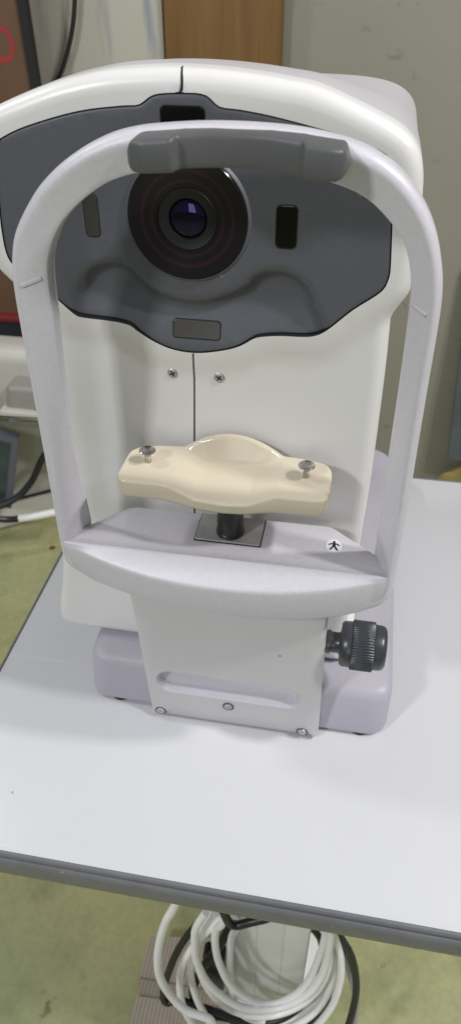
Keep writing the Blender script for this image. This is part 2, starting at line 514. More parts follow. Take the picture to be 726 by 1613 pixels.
lring = obj('lens_ring', bm, M_ringm, hous, 30)
m = mat('coated_lens_glass', (.003, .003, .006), .03, spec=.75)
b = m.node_tree.nodes['Principled BSDF']
b.inputs['Specular Tint'].default_value = (.42, .38, 1, 1)
for k, v in (('Thin Film Thickness', 0), ('Thin Film IOR', 1.5)):
    if k in b.inputs: b.inputs[k].default_value = v
bm = bmesh.new()
lathe(bm, [(.0121, -.0012)]+[(.0121*math.cos(a*PI/2/12), -.0012+.0026*math.sin(a*PI/2/12)) for a in range(0, 12)]+[(.0002, .0014)], (LX, YF, LZ), (0, -1, 0), 64, lambda r, h, t: r*.95)
obj('lens', bm, m, lring, 60)

# chin frame: arch + shelf --------------------------------------------------------
OUT = [(-.1150, .1872), (-.1211, .1897), (-.1255, .1932), (-.1288, .1990), (-.1301, .2080), (-.1303, .2228), (-.1301, .2878), (-.1300, .3369), (-.1300, .3673), (-.1298, .389), (-.1297, .4025), (-.1291, .4159), (-.1277, .426), (-.1246, .4378), (-.1198, .4475), (-.112, .4587), (-.1032, .4691), (-.0904, .4797), (-.0775, .4875), (-.0632, .4936),
       (-.0493, .4969), (-.0374, .4984), (-.0176, .5), (.0031, .5004), (.0235, .4997), (.0397, .4980), (.056, .4948), (.0669, .4911), (.0768, .4860), (.0856, .4793), (.0937, .4703), (.1011, .4590), (.107, .4450), (.1108, .4300), (.1124, .4151), (.1129, .3942), (.1132, .366), (.1142, .3051), (.1148, .2713), (.1151, .2180), (.1148, .2080), (.1132, .1990), (.1080, .1918), (.1010, .1880)]
def YI(z):
    """depth of the inner edge: nearly flush in the arch, further back towards the shelf"""
    t = max(0, min(1, (.44-z)/.22)); return -.0118+.0228*t*t*(1.3-.3*t)
INN = [(-.1120, .1985), (-.1135, .2000), (-.1145, .2060), (-.1146, .2150), (-.1141, .2223), (-.1128, .2949), (-.1102, .3559), (-.1088, .3834), (-.1082, .3998), (-.1079, .4091), (-.1068, .4231), (-.1042, .4326), (-.0979, .4450), (-.0914, .4529), (-.0832, .4602), (-.0751, .4661), (-.0662, .4714), (-.0563, .4751), (-.0494, .4767), (-.0328, .4792), (-.0186, .4806),
       (.0029, .4812), (.024, .4803), (.0381, .4785), (.0509, .4760), (.0622, .4722), (.0711, .4670), (.0806, .4585), (.0873, .45), (.0915, .4414), (.0948, .4281), (.0962, .4135), (.0970, .3929), (.0977, .3513), (.0980, .3147), (.0994, .2553), (.1001, .2211), (.1002, .2150), (.1001, .2060), (.0992, .2000), (.0978, .1985)]
o_ = resample(catmull(OUT, False, 6), 200, False); i_ = resample(catmull(INN, False, 6), 200, False)
YR = -.015
rings = []
RO = .0058
for a, c in zip(o_, i_):
    yi = YI(c.y); d = (c-a); w = d.length; d = d/w
    def q(dist, y): p = a+d*dist; return Vector((p.x, y, p.y))
    yo = max(YR+.016, yi+.004)
    ring = [q(.0008, yo), q(0, yo-.0008)]
    for k in range(7):
        t = PI/2*k/6; ring.append(q(RO*(1-math.cos(t)), YR+RO*(1-math.sin(t))))
    for k in range(1, 8):
        t = k/8; ring.append(q(RO+.0006+(w-.0016-RO)*t, YR+.0002+(yi-YR-.0002)*t))
    ring += [q(w-.0006, yi), q(w-.00015, yi+.0004), q(w, yi+.0011), q(w, yo-.0006), q(w-.0006, yo)]
    rings.append(ring)
bm = bmesh.new(); loft(bm, rings)
# shelf: cross sections along x
def ybow(x):
    t = (x+.008)/.124; return YR+.0045-.021*max(0, 1-abs(t)**2.2)
XB = [(-.1262, .1975), (-.1245, .1940), (-.1211, .1903), (-.1120, .1864), (-.1023, .1843), (-.0765, .1820), (-.028, .1795), (.0076, .1785), (.0422, .1792), (.0681, .1808), (.0873, .1834), (.1000, .1872), (.1060, .1905), (.1092, .1940), (.1108, .1975)]
XBs = catmull(XB, False, 10)
def yback(x):
    pts = [(-.1305, -.004), (-.1145, .0095), (-.0890, .0362), (-.0840, .0375), (.0640, .0385), (.0690, .0370), (.0993, .0126), (.1155, -.002)]
    for (xa, ya), (xb, yb_) in zip(pts, pts[1:]):
        if x <= xb: return ya+(yb_-ya)*(x-xa)/(xb-xa)
    return -.002
rings = []
ZT = .2195
for p in XBs:
    x, zb = p.x, p.y
    yb, yw = yback(x), ybow(x)
    t = (x+.008)/.124; bw = max(0, 1-abs(t)**2.2); e_ = min(x+.1303, .1151-x)
    zt = ZT+.0008*(t)
    zs = zt-.0010-.0105*bw
    zb = min(zb, zs-.004)
    ro = .0005
    yw = min(yw, YR+.0008-.0018*min(1, bw/.3))
    rings.append([Vector((x, yb, zt-.0038)), Vector((x, yb-.0004, zt-.0022)), Vector((x, yb-.0016, zt-.0012)), Vector((x, max(YR+.010, YR+ro+.004), zt-.0012)), Vector((x, YR+.0036+ro, zt-.0010)), Vector((x, YR+.0020+ro, zt-.0001)), Vector((x, YR+.0010+ro, zt+.0003)), Vector((x, max(YR+.0003, yw+.0004), zt+.0001)), Vector((x, max(YR-.0004, yw+.0001), zt-.0006)),
                  Vector((x, yw+.0035*bw, zs+.0012*bw)), Vector((x, yw+.0014*bw, zs-.0003+.0004*bw)), Vector((x, yw+.0003*bw, zs-.0016)), Vector((x, yw, zs-.004)), Vector((x, yw+.001, zb+.0025)), Vector((x, yw+.0025, zb+.0005)), Vector((x, yw+.005, zb)), Vector((x, yb, max(zb, zt-.014)))])
loft(bm, rings)
fr = obj('chin_frame', bm, M_lilac, AR, 60)
# eye level marks on both uprights
for (xa, za), (xb, zb), y0 in (((-.1226, .4135), (-.1106, .4181), YR+.0006), ((.0966, .4171), (.1046, .4124), YR+.0006)):
    bm = bmesh.new(); a = Vector((xa, za)); b2 = Vector((xb, zb)); d = (b2-a).normalized(); n = Vector((-d.y, d.x))*.00115
    q = round_poly([a-n, b2-n, b2+n, a+n], .0006, 3)
    mp = lambda u, v, h: Vector((u, YR+(YI(v)-YR)*max(0, ((u+.1295 if u < 0 else .1126-u)-RO)/(.0222-RO if u < 0 else .0162-RO))-h, v))
    slab(bm, q, [(0, -.002), (0, .0004), (.0004, .0008)], mp); obj('eye_level_mark', bm, M_mark, fr)
# sticker with walking figure
cx, cy = .0706, .0153
bm = bmesh.new(); slab(bm, [Vector((cx+.0061*math.cos(2*PI*k/40), cy+.0069*math.sin(2*PI*k/40))) for k in range(40)], [(0, -.0003), (0, .0004)], lambda u, v, h: Vector((u, v, ZT-.0008+h)))
st = obj('type_sticker', bm, M_paper, fr)
bm = bmesh.new()
def flat(pts, k=0): slab(bm, [Vector((cx+u*.0010, cy+v*.0010)) for u, v in pts], [(0, .0003), (0, .00055+k*.00004)], lambda u, v, h: Vector((u, v, ZT-.0008+h)))
flat([(1.05*math.cos(2*PI*k/16), 4.3+1.05*math.sin(2*PI*k/16)) for k in range(16)])
flat([(-1.3, 3.0), (-1.0, -1.0), (1.0, -1.0), (1.3, 3.0)], 1)
flat([(-1.2, 3.0), (-1.0, 1.9), (-3.6, .3), (-4.2, 1.1)], 2); flat([(1.2, 3.0), (4.2, 1.1), (3.6, .3), (1.0, 1.9)], 3)
flat([(-1.0, -.6), (.3, -.6), (-2.0, -5.0), (-3.3, -4.6)], 4); flat([(-.3, -.6), (1.0, -.6), (3.3, -4.6), (2.0, -5.0)], 5)
obj('figure_symbol', bm, M_gap, st)

# metal plate and chin post
ZT = .2185
bm = bmesh.new(); slab(bm, rrect(-.0322, .0046, .0178, .0366, .0008, 3), [(0, -.001), (0, .0002)], lambda u, v, h: Vector((u, v, ZT+.0002+h)))
pb = obj('post_plate_gap', bm, M_gap, AR)
bm = bmesh.new(); slab(bm, rrect(-.0315, .0053, .0171, .0359, .0006, 3), [(0, -.001), (0, .0007), (.0004, .0010)], lambda u, v, h: Vector((u, v, ZT+.0002+h)))
obj('post_plate', bm, M_steel, pb)
bm = bmesh.new(); lathe(bm, [(.0104, .219), (.0104, .2222), (.0098, .2228), (.0096, .262)], (-.0068, .0175, 0), (0, 0, 1), 48)
obj('chin_post', bm, M_black, AR)

# chin rest -------------------------------------------------------------------------
ZC = .277
CH = [(-.0830, .0300), (-.0838, -.0020), (-.0800, -.0085), (-.0500, -.0088), (-.0400, -.0108), (-.0240, -.0150), (-.0080, -.0162), (.0080, -.0150), (.0220, -.0108), (.0310, -.0085), (.0600, -.0080), (.0645, -.0020), (.0640, .0300), (.0600, .0365), (.0419, .0405), (.0262, .0450), (.0153, .0405), (-.0009, .0465), (-.0173, .0468), (-.0302, .0420), (-.0401, .0400), (-.0476, .0415), (-.0624, .0390), (-.0754, .0362)]
CH = [(-.0825, .0290), (-.0838, -.0030), (-.0795, -.0088), (-.0500, -.0090), (-.0400, -.0110), (-.0240, -.0152), (-.0080, -.0165), (.0080, -.0152), (.0220, -.0112), (.0300, -.0090), (.0600, -.0085), (.0645, -.0025), (.0638, .0290), (.0590, .0362), (.0420, .0400), (.0270, .0412), (.0140, .0428), (-.0009, .0438), (-.0100, .0440), (-.0190, .0438), (-.0310, .0428), (-.0450, .0410), (-.0624, .0392), (-.0754, .0358)]
chP = ccw(resample(round_poly(CH, .004, 4), 170, True))
XCH = -.0085
def hchin(x, y):
    d, ins = poly_dist((x, y), chP); h = 0.0
    dx = abs((x-XCH)/.0365)
    if dx < 1:
        w = 1-dx*dx
        rim = .0128*w
        yr = .0365+.0015*w; ln = .0020+.0052*w**.7; yf = yr-ln
        t = (y-yf)/ln
        rise = 0 if t <= 0 else (t**1.15 if t < 1 else 1)
        dish = .0052*min(1, (1-dx)*2.0)*(1-rise)
        h += rim*rise-dish
    r = .0022
    if d < r: h -= r-math.sqrt(max(0, r*r-(r-d)**2))
    return h
bm = bmesh.new()
mpc = lambda u, v, h: Vector((u, v, ZC+h))
exc = []
def rim_line(off):
    q = []
    for k in range(41):
        dx = -.96+1.92*k/40; q.append(Vector((XCH+.0365*dx, .0365+.0015*(1-dx*dx)+off)))
    return list(zip(q, q[1:]))
for off in (-.0016, -.0006, .0004, .0011): exc += rim_line(off)
for sg in (-1, 1):
    for o in (-.0004, .0006):
        xx = XCH+sg*(.0365+o); exc.append((Vector((xx, -.0050)), Vector((xx, .0330))))
loops = field(bm, chP, [], hchin, mpc, .0011, rings=(.00006, .00025, .0006, .0011, .0016, .0022), extra=exc)
skirt(bm, loops[0], [[Vector((p.x, p.y, ZC-.008)) for p in inset(chP, .0003)], [Vector((p.x, p.y, ZC-.013)) for p in inset(chP, .0012)], [Vector((p.x, p.y, ZC-.0158)) for p in inset(chP, .0030)], [Vector((p.x, p.y, ZC-.0170)) for p in inset(chP, .006)]], cap=True)
chin = obj('chin_rest', bm, M_cream, AR, 60)
for x, y in ((-.0655, .0160), (.0462, .0172)):
    bm = bmesh.new(); lathe(bm, [(.0023, -.002), (.0023, .0055), (.0026, .0063), (.0052, .0086), (.0059, .0091), (.0059, .0098), (.0054, .0101), (.0047, .0098), (.0020, .0088), (.0003, .0086)], (x, y, ZC), (0, 0, 1), 36)
    obj('paper_pin', bm, M_chrome, chin, 40)

# brow rest: rubber pad with two lobes --------------------------------------------------
def lerp_tab(T, x):
    if x <= T[0][0]: return T[0][1]
    for (xa, va), (xb, vb) in zip(T, T[1:]):
        if x <= xb: return va+(vb-va)*(x-xa)/(xb-xa)
    return T[-1][1]
TOPZ = [(-.0500, .4925), (-.0470, .4958), (-.0441, .4968), (-.0245, .4986), (-.0106, .4993), (.0187, .4993), (.0349, .4984), (.0542, .4962), (.0575, .4930)]
BOTZ = [(-.0500, .4835), (-.0460, .4815), (-.0412, .4813), (-.0316, .4819), (-.0250, .4826), (-.0232, .4830), (-.0056, .4834), (.0191, .4834), (.0340, .4829), (.0358, .4824), (.0420, .4818), (.0517, .4815), (.0575, .4840)]
rings = []
xs = [-.0505+.108*k/110 for k in range(111)]
for x in xs:
    e = min((x+.0505)/.004, (.0575-x)/.004); e = math.sqrt(max(.03, 1-(1-min(1, max(0, e)))**2))
    dl = min(abs(x+.0245), abs(x-.0350)); lobe = 0
    if x < -.0245: lobe = smooth01((-.0245-x)/.0018)
    elif x > .0350: lobe = smooth01((x-.0350)/.0018)
    c = (x-.004)/.030
    yf = -.0275+.0045*(1-min(1, c*c)) - .0058*lobe
    if lobe: yf += .003*smooth01((abs(x-.004)-.044)/.010)
    zt, zb = lerp_tab(TOPZ, x), lerp_tab(BOTZ, x)
    zm, hz = (zt+zb)/2, (zt-zb)/2*e
    yb_ = -.0095; ym, hy = (yf+yb_)/2, (yb_-yf)/2*(.55+.45*e)
    ym = yb_-hy
    ring = []
    for k in range(28):
        a = 2*PI*k/28; ca, sa = math.cos(a), math.sin(a); n = 2/7.0
        ring.append(Vector((x, ym+hy*math.copysign(abs(ca)**n, ca), zm+hz*math.copysign(abs(sa)**n, sa))))
    rings.append(ring)
bm = bmesh.new(); loft(bm, rings); brow = obj('brow_rest', bm, M_brow, AR, 60)

# height knob with ribbed grip
bm = bmesh.new(); ky, kz = .0120, .1198
lathe(bm, [(.0085, 0), (.0095, .001), (.0097, .004), (.0085, .0045), (.0083, .010), (.0100, .0125)], (.0725, ky, kz), (1, 0, 0), 40)
shaft = obj('knob', bm, M_knob, AR, 40)
bm = bmesh.new(); lathe(bm, [(.0100, .0115), (.0165, .0122), (.0182, .014), (.0186, .019), (.0186, .0205), (.0180, .0206)], (.0725, ky, kz), (1, 0, 0), 64)
lathe(bm, [(.0180, .0385), (.0184, .0388), (.0181, .044), (.0172, .0466), (.0150, .0480), (.0030, .0482)], (.0725, ky, kz), (1, 0, 0), 64)
obj('knob_body', bm, M_knob, shaft, 40)
bm = bmesh.new()
lathe(bm, [(.0180, .0203), (.0196, .0207), (.0202, .0213), (.0202, .0380), (.0196, .0386), (.0180, .0390)], (.0725, ky, kz), (1, 0, 0), 56*6,
      rfun=lambda r, h, t: r-(.00085*max(0, math.cos(2*PI*56*t))**.5 if r > .019 else 0))
obj('ribbed_grip', bm, M_knob, shaft, 60)

# ------------------------------------------------------------------ table
FZ = -.74
TB = thing('table', 'white laminate table with rounded grey plastic edge under the eye testing machine', 'table', (.045, .14, FZ))
TP = rrect(-.2405, -.1470, .345, .4285, .03, 8)
bm = bmesh.new(); slab(bm, TP, [(.012, -.030), (.0042, -.028), (.0034, -.0002), (.0040, 0)], XYZ); obj('tabletop', bm, M_top, TB, 30)
TPc = ccw(TP)
def strip(levels):
    bm = bmesh.new(); rings = [[Vector((p.x, p.y, z)) for p in inset(TPc, d)] for d, z in levels]
    loft(bm, rings, cap0=False, cap1=False)
    return bm
obj('edge_trim', strip([(.0034, -.020), (.0034, -.0002), (.0026, .0004), (.0010, .0003), (0, -.0010), (-.0002, -.0030), (.0016, -.0040), (.0018, -.0052), (-.0008, -.0062), (-.0022, -.0085), (-.0026, -.013), (-.0022, -.024), (-.0008, -.030), (.0020, -.0335), (.006, -.0345), (.030, -.0345)]), M_trim, TB, 35)
# lifting column and foot
bm = bmesh.new()
slab(bm, round_poly([(-.0020, .0110), (.0290, .0110), (.0292, .0122), (.0304, .0122), (.0306, .0110), (.0640, .0110), (.0642, .0122), (.0654, .0122), (.0656, .0110), (.0970, .0110), (.0970, .15), (-.0020, .15)], [.004]+[.0003]*8+[.004]*3, 3), [(0, FZ+.03), (0, -.045)], XYZ)
obj('column', bm, M_colm, TB, 30)
bm = bmesh.new(); box(bm, -.03, -.0050, FZ, .125, .36, FZ+.045, .015); obj('foot_plate', bm, M_colm, TB)
bm = bmesh.new(); box(bm, -.18, -.05, -.0450, .28, .35, -.0348); obj('support_frame', bm, M_gap, TB)

# ------------------------------------------------------------------ cables under the table
M_cw = mat('white_cable_sheath', (.86, .86, .85), .36, var=.03, vscale=40)
M_cg = mat('grey_cable_sheath', (.36, .36, .36), .45, var=.05, vscale=40)
M_cb = mat('black_cable_sheath', (.012, .013, .014), .38)
BEHIND = [(.112, .055, -.345), (.116, .105, -.335), (.104, .16, -.32), (.065, .19, -.305), (.022, .195, -.297), (-.018, .176, -.30), (-.038, .13, -.31), (-.042, .08, -.32), (-.036, .03, -.333)]
W1 = [(-0.028, -0.026, -0.326), (-0.039, -0.032, -0.356), (-0.041, -0.036, -0.382), (-0.039, -0.042, -0.421), (-0.026, -0.048, -0.467), (-0.005, -0.051, -0.499), (0.02, -0.052, -0.52), (0.044, -0.049, -0.525), (0.072, -0.043, -0.52), (0.099, -0.033, -0.496), (0.114, -0.022, -0.46), (0.12, -0.012, -0.408), (0.12, -0.005, -0.369), (0.116, -0.003, -0.343)]
W2 = [(-0.009, -0.019, -0.346), (-0.017, -0.024, -0.372), (-0.017, -0.03, -0.405), (-0.011, -0.035, -0.444), (0.003, -0.041, -0.483), (0.027, -0.043, -0.513), (0.048, -0.042, -0.525), (0.068, -0.038, -0.521), (0.09, -0.029, -0.499), (0.103, -0.02, -0.467), (0.111, -0.009, -0.418), (0.113, -0.003, -0.379), (0.109, 0.001, -0.35)]
W3 = [(-0.011, -0.016, -0.36), (-0.029, -0.023, -0.386), (-0.044, -0.03, -0.415), (-0.058, -0.04, -0.454), (-0.061, -0.049, -0.493), (-0.058, -0.057, -0.532), (-0.048, -0.063, -0.565), (-0.032, -0.068, -0.592), (-0.003, -0.068, -0.613), (0.057, -0.059, -0.617), (0.106, -0.045, -0.597), (0.134, -0.026, -0.545), (0.141, -0.012, -0.486), (0.137, -0.003, -0.441), (0.127, 0.002, -0.402), (0.118, 0.005, -0.369)]
W4 = [(-0.028, -0.01, -0.377), (-0.041, -0.017, -0.409), (-0.048, -0.026, -0.448), (-0.05, -0.034, -0.487), (-0.045, -0.042, -0.526), (-0.034, -0.049, -0.565), (-0.018, -0.055, -0.598), (0.013, -0.056, -0.62), (0.055, -0.048, -0.617), (0.092, -0.036, -0.598), (0.119, -0.022, -0.565), (0.131, -0.009, -0.519), (0.132, 0.002, -0.468), (0.123, 0.012, -0.409), (0.114, 0.014, -0.383)]
W5 = [(0.003, 0.005, -0.408), (-0.002, -0.002, -0.441), (-0.003, -0.008, -0.473), (-0.001, -0.019, -0.525), (0.008, -0.03, -0.577), (0.025, -0.035, -0.606), (0.062, -0.032, -0.619), (0.095, -0.022, -0.603), (0.118, -0.008, -0.567), (0.125, 0.006, -0.512), (0.123, 0.017, -0.46), (0.109, 0.022, -0.421)]
W6 = [(-0.019, -0.012, -0.36), (-0.033, -0.019, -0.393), (-0.041, -0.026, -0.425), (-0.04, -0.033, -0.464), (-0.024, -0.042, -0.516), (0.002, -0.046, -0.552), (0.036, -0.044, -0.568), (0.069, -0.037, -0.564), (0.099, -0.026, -0.542), (0.118, -0.014, -0.503), (0.125, -0.002, -0.451), (0.12, 0.007, -0.399)]
SL = [(-0.055, -0.041, -0.268), (-0.061, -0.044, -0.29), (-0.069, -0.048, -0.313), (-0.077, -0.054, -0.352), (-0.081, -0.062, -0.398), (-0.077, -0.068, -0.436), (-0.064, -0.072, -0.472), (-0.046, -0.075, -0.498), (-0.018, -0.074, -0.514), (-.01, -.075, -.54), (.03, -.08, -.58), (.08, -.07, -.62), (.10, -.06, -.70)]
B1 = [(-0.03, 0.002, -0.395), (-0.05, -0.007, -0.424), (-0.066, -0.016, -0.46), (-0.078, -0.027, -0.499), (-0.087, -0.039, -0.544), (-0.088, -0.045, -0.567), (-0.082, -0.046, -0.577), (-0.067, -0.042, -0.572), (-0.047, -0.041, -0.58), (-0.026, -0.04, -0.59), (0.001, -0.039, -0.603), (0.036, -0.037, -0.619), (0.07, -0.029, -0.611), (0.094, -0.018, -0.587), (0.112, -0.004, -0.546), (0.118, 0.008, -0.499), (0.111, 0.017, -0.447), (0.096, 0.022, -0.408)]
B2 = [(0.004, 0.013, -0.419), (-0.006, 0.008, -0.436), (-0.018, -0.002, -0.475), (-0.036, -0.014, -0.514), (-0.05, -0.027, -0.559), (-0.044, -0.036, -0.599), (-0.026, -0.038, -0.615), (-0.0, -0.035, -0.622), (0.022, -0.035, -0.634), (0.054, -0.033, -0.647), (0.098, -0.024, -0.641), (0.125, -0.008, -0.605), (0.13, 0.003, -0.566)]
B4 = [(-0.005, -0.043, -0.27), (-0.0, -0.044, -0.289), (0.004, -0.044, -0.299), (0.012, -0.043, -0.303), (0.026, -0.04, -0.296), (0.044, -0.036, -0.288), (0.057, -0.033, -0.275)]
R = [(0.113, 0.011, -0.36), (0.134, 0.008, -0.409), (0.151, 0.004, -0.448), (0.162, -0.004, -0.496), (0.165, -0.014, -0.542), (0.161, -0.029, -0.594), (0.153, -0.044, -0.646)]
G = [(0.105, 0.015, -0.37), (0.12, 0.012, -0.404), (0.14, 0.007, -0.448), (0.156, -0.0, -0.5), (0.167, -0.009, -0.545), (0.169, -0.021, -0.591), (0.165, -0.036, -0.643)]
def cable(pts, r, m, label, per=5):
    bm = bmesh.new(); tube(bm, pts, r, 12, per)
    return tag(obj('white_cable' if m is M_cw else 'black_cable' if m is M_cb else 'grey_cable', bm, m), label, 'cable', 'cables coiled under the table')
def jog(P, k): return [(x+.006*math.sin(k*2.1), y+.010*math.cos(k*1.7), z+.010*k) for x, y, z in P]
cable(W1+jog(BEHIND, 0)+W2+jog(BEHIND, 1)+W6, .0047, M_cw, 'thick white cable in the topmost loops of the coil round the table column')
cable(W3+jog(BEHIND, -1)+W4+jog(BEHIND, -2)+W5, .0047, M_cw, 'thick white cable in the lower loops of the coil, nearer the floor')
cable(SL, .0050, M_cw, 'single white cable strand bowing out left of the coil over the cardboard')
cable(B1+jog(BEHIND, -3), .0048, M_cb, 'black cable bent round behind the white coil at its left side')
cable(B2+jog(BEHIND, -4), .0060, M_cb, 'thick black cable inside the white coil in front of the table column')
cable(B4, .0050, M_cb, 'short bend of black cable hanging under the table edge at the column top')
cable(R, .0048, M_cb, 'black cable bowing out to the right of the white coil')
cable(G, .0046, M_cg, 'grey cable running between the white coil and the black one at its right')
bm = bmesh.new(); box(bm, -.040, -.012, -.600, -.010, .012, -.500, .006)
tag(obj('power_adapter', bm, M_black), 'small black power adapter hanging among the coiled cables', 'adapter')

# ------------------------------------------------------------------ floor
m = mat('painted_concrete_floor', (.2, .2, .1), .45, bump=.15, bscale=30, rvar=.12)
b = m.node_tree.nodes['Principled BSDF']; tc = N(m, 'ShaderNodeTexCoord')
n1 = N(m, 'ShaderNodeTexNoise', Scale=3.2, Detail=6.0); LK(m, tc.outputs['Object'], n1.inputs['Vector'])
r1 = N(m, 'ShaderNodeValToRGB'); LK(m, n1.outputs['Fac'], r1.inputs['Fac'])
e = r1.color_ramp.elements; e[0].position = .30; e[0].color = (.32, .365, .19, 1); e[1].position = .70; e[1].color = (.50, .475, .235, 1)
k = e.new(.5); k.color = (.40, .405, .21, 1)
n2 = N(m, 'ShaderNodeTexNoise', Scale=11.0, Detail=8.0); LK(m, tc.outputs['Object'], n2.inputs['Vector'])
r2 = N(m, 'ShaderNodeValToRGB'); LK(m, n2.outputs['Fac'], r2.inputs['Fac']); e = r2.color_ramp.elements
e[0].position = .28; e[0].color = (.66, .71, .68, 1); e[1].position = .48; e[1].color = (1, 1, 1, 1)
mx = N(m, 'ShaderNodeMix', data_type='RGBA', blend_type='MULTIPLY'); mx.inputs[0].default_value = .9
LK(m, r1.outputs['Color'], mx.inputs[6]); LK(m, r2.outputs['Color'], mx.inputs[7])
n5 = N(m, 'ShaderNodeTexNoise', Scale=95.0, Detail=10.0); LK(m, tc.outputs['Object'], n5.inputs['Vector'])
r5 = N(m, 'ShaderNodeValToRGB'); LK(m, n5.outputs['Fac'], r5.inputs['Fac']); e = r5.color_ramp.elements; e[0].position = .30; e[0].color = (.90, .91, .90, 1); e[1].position = .62; e[1].color = (1.05, 1.04, 1.0, 1)
n6 = N(m, 'ShaderNodeTexNoise', Scale=17.0, Detail=12.0, Roughness=.75); LK(m, tc.outputs['Object'], n6.inputs['Vector'])
r6 = N(m, 'ShaderNodeValToRGB'); LK(m, n6.outputs['Fac'], r6.inputs['Fac']); e = r6.color_ramp.elements; e[0].position = .315; e[0].color = (.5, .48, .44, 1); e[1].position = .365; e[1].color = (1, 1, 1, 1)
mx5 = N(m, 'ShaderNodeMix', data_type='RGBA', blend_type='MULTIPLY'); mx5.inputs[0].default_value = 1; LK(m, mx.outputs[2], mx5.inputs[6]); LK(m, r5.outputs['Color'], mx5.inputs[7])
mx = N(m, 'ShaderNodeMix', data_type='RGBA', blend_type='MULTIPLY'); mx.inputs[0].default_value = .9; LK(m, mx5.outputs[2], mx.inputs[6]); LK(m, r6.outputs['Color'], mx.inputs[7])
vo = N(m, 'ShaderNodeTexVoronoi', Scale=11.0); LK(m, tc.outputs['Object'], vo.inputs['Vector'])
n4 = N(m, 'ShaderNodeTexNoise', Scale=60.0); LK(m, tc.outputs['Object'], n4.inputs['Vector'])
ad = N(m, 'ShaderNodeMath', operation='MULTIPLY_ADD'); LK(m, n4.outputs['Fac'], ad.inputs[0]); ad.inputs[1].default_value = .12; LK(m, vo.outputs['Distance'], ad.inputs[2])
r3 = N(m, 'ShaderNodeValToRGB'); LK(m, ad.outputs[0], r3.inputs['Fac']); e = r3.color_ramp.elements; e[0].position = .135; e[0].color = (1, 1, 1, 1); e[1].position = .16; e[1].color = (0, 0, 0, 1)
sp = N(m, 'ShaderNodeSeparateColor'); LK(m, vo.outputs['Color'], sp.inputs[0])
th = N(m, 'ShaderNodeMath', operation='GREATER_THAN'); LK(m, sp.outputs[0], th.inputs[0]); th.inputs[1].default_value = .62
ml = N(m, 'ShaderNodeMath', operation='MULTIPLY'); LK(m, r3.outputs['Color'], ml.inputs[0]); LK(m, th.outputs[0], ml.inputs[1])
mx2 = N(m, 'ShaderNodeMix', data_type='RGBA'); LK(m, ml.outputs[0], mx2.inputs[0]); LK(m, mx.outputs[2], mx2.inputs[6]); mx2.inputs[7].default_value = (.16, .055, .035, 1)
LK(m, mx2.outputs[2], b.inputs['Base Color'])
bm = bmesh.new(); v = [bm.verts.new(p) for p in ((-7, -9, FZ), (7, -9, FZ), (7, 1.43, FZ), (-7, 1.43, FZ))]; bm.faces.new(v)
struct(obj('floor', bm, m))

# ------------------------------------------------------------------ wall and what stands against it
WY = 1.42
m = mat('olive_grey_wall_paint', (.25, .25, .19), .55, bump=.3, bscale=60)
b = m.node_tree.nodes['Principled BSDF']; tc = N(m, 'ShaderNodeTexCoord')
n1 = N(m, 'ShaderNodeTexNoise', Scale=2.0, Detail=5.0); LK(m, tc.outputs['Object'], n1.inputs['Vector'])
r1 = N(m, 'ShaderNodeValToRGB'); LK(m, n1.outputs['Fac'], r1.inputs['Fac']); e = r1.color_ramp.elements
e[0].position = .3; e[0].color = (.268, .258, .208, 1); e[1].position = .7; e[1].color = (.305, .294, .240, 1)
mp_ = N(m, 'ShaderNodeMapping'); mp_.inputs['Scale'].default_value = (1, 1, 1.6); LK(m, tc.outputs['Object'], mp_.inputs['Vector'])
n2 = N(m, 'ShaderNodeTexNoise', Scale=26.0, Detail=6.0, Distortion=1.0); LK(m, mp_.outputs[0], n2.inputs['Vector'])
r2 = N(m, 'ShaderNodeValToRGB'); LK(m, n2.outputs['Fac'], r2.inputs['Fac']); e = r2.color_ramp.elements; e[0].position = .27; e[0].color = (.72, .73, .76, 1); e[1].position = .34; e[1].color = (1, 1, 1, 1)
mx = N(m, 'ShaderNodeMix', data_type='RGBA', blend_type='MULTIPLY'); mx.inputs[0].default_value = 1; LK(m, r1.outputs['Color'], mx.inputs[6]); LK(m, r2.outputs['Color'], mx.inputs[7])
LK(m, mx.outputs[2], b.inputs['Base Color'])
bm = bmesh.new(); box(bm, -3, WY, FZ, 3, WY+.1, 1.9); tag(obj('wall', bm, m), 'olive grey painted wall with scuffs behind the machine', 'wall')

m = mat('stained_white_board', (.42, .41, .355), .5, bump=.2, bscale=80)
b = m.node_tree.nodes['Principled BSDF']; tc = N(m, 'ShaderNodeTexCoord')
mp_ = N(m, 'ShaderNodeMapping'); mp_.inputs['Scale'].default_value = (14, 1, 1.6); LK(m, tc.outputs['Object'], mp_.inputs['Vector'])
n2 = N(m, 'ShaderNodeTexNoise', Scale=1.6, Detail=5.0); LK(m, mp_.outputs[0], n2.inputs['Vector'])
r2 = N(m, 'ShaderNodeValToRGB'); LK(m, n2.outputs['Fac'], r2.inputs['Fac']); e = r2.color_ramp.elements; e[0].position = .33; e[0].color = (.27, .285, .32, 1); e[1].position = .45; e[1].color = (.465, .45, .375, 1)
LK(m, r2.outputs['Color'], b.inputs['Base Color'])
bm = bmesh.new(); box(bm, -1.25, WY-.030, FZ, -.392, WY-.001, 1.7); tag(obj('wall_board', bm, m), 'off white wall board with grey vertical streaks left of the wooden plank', 'board')

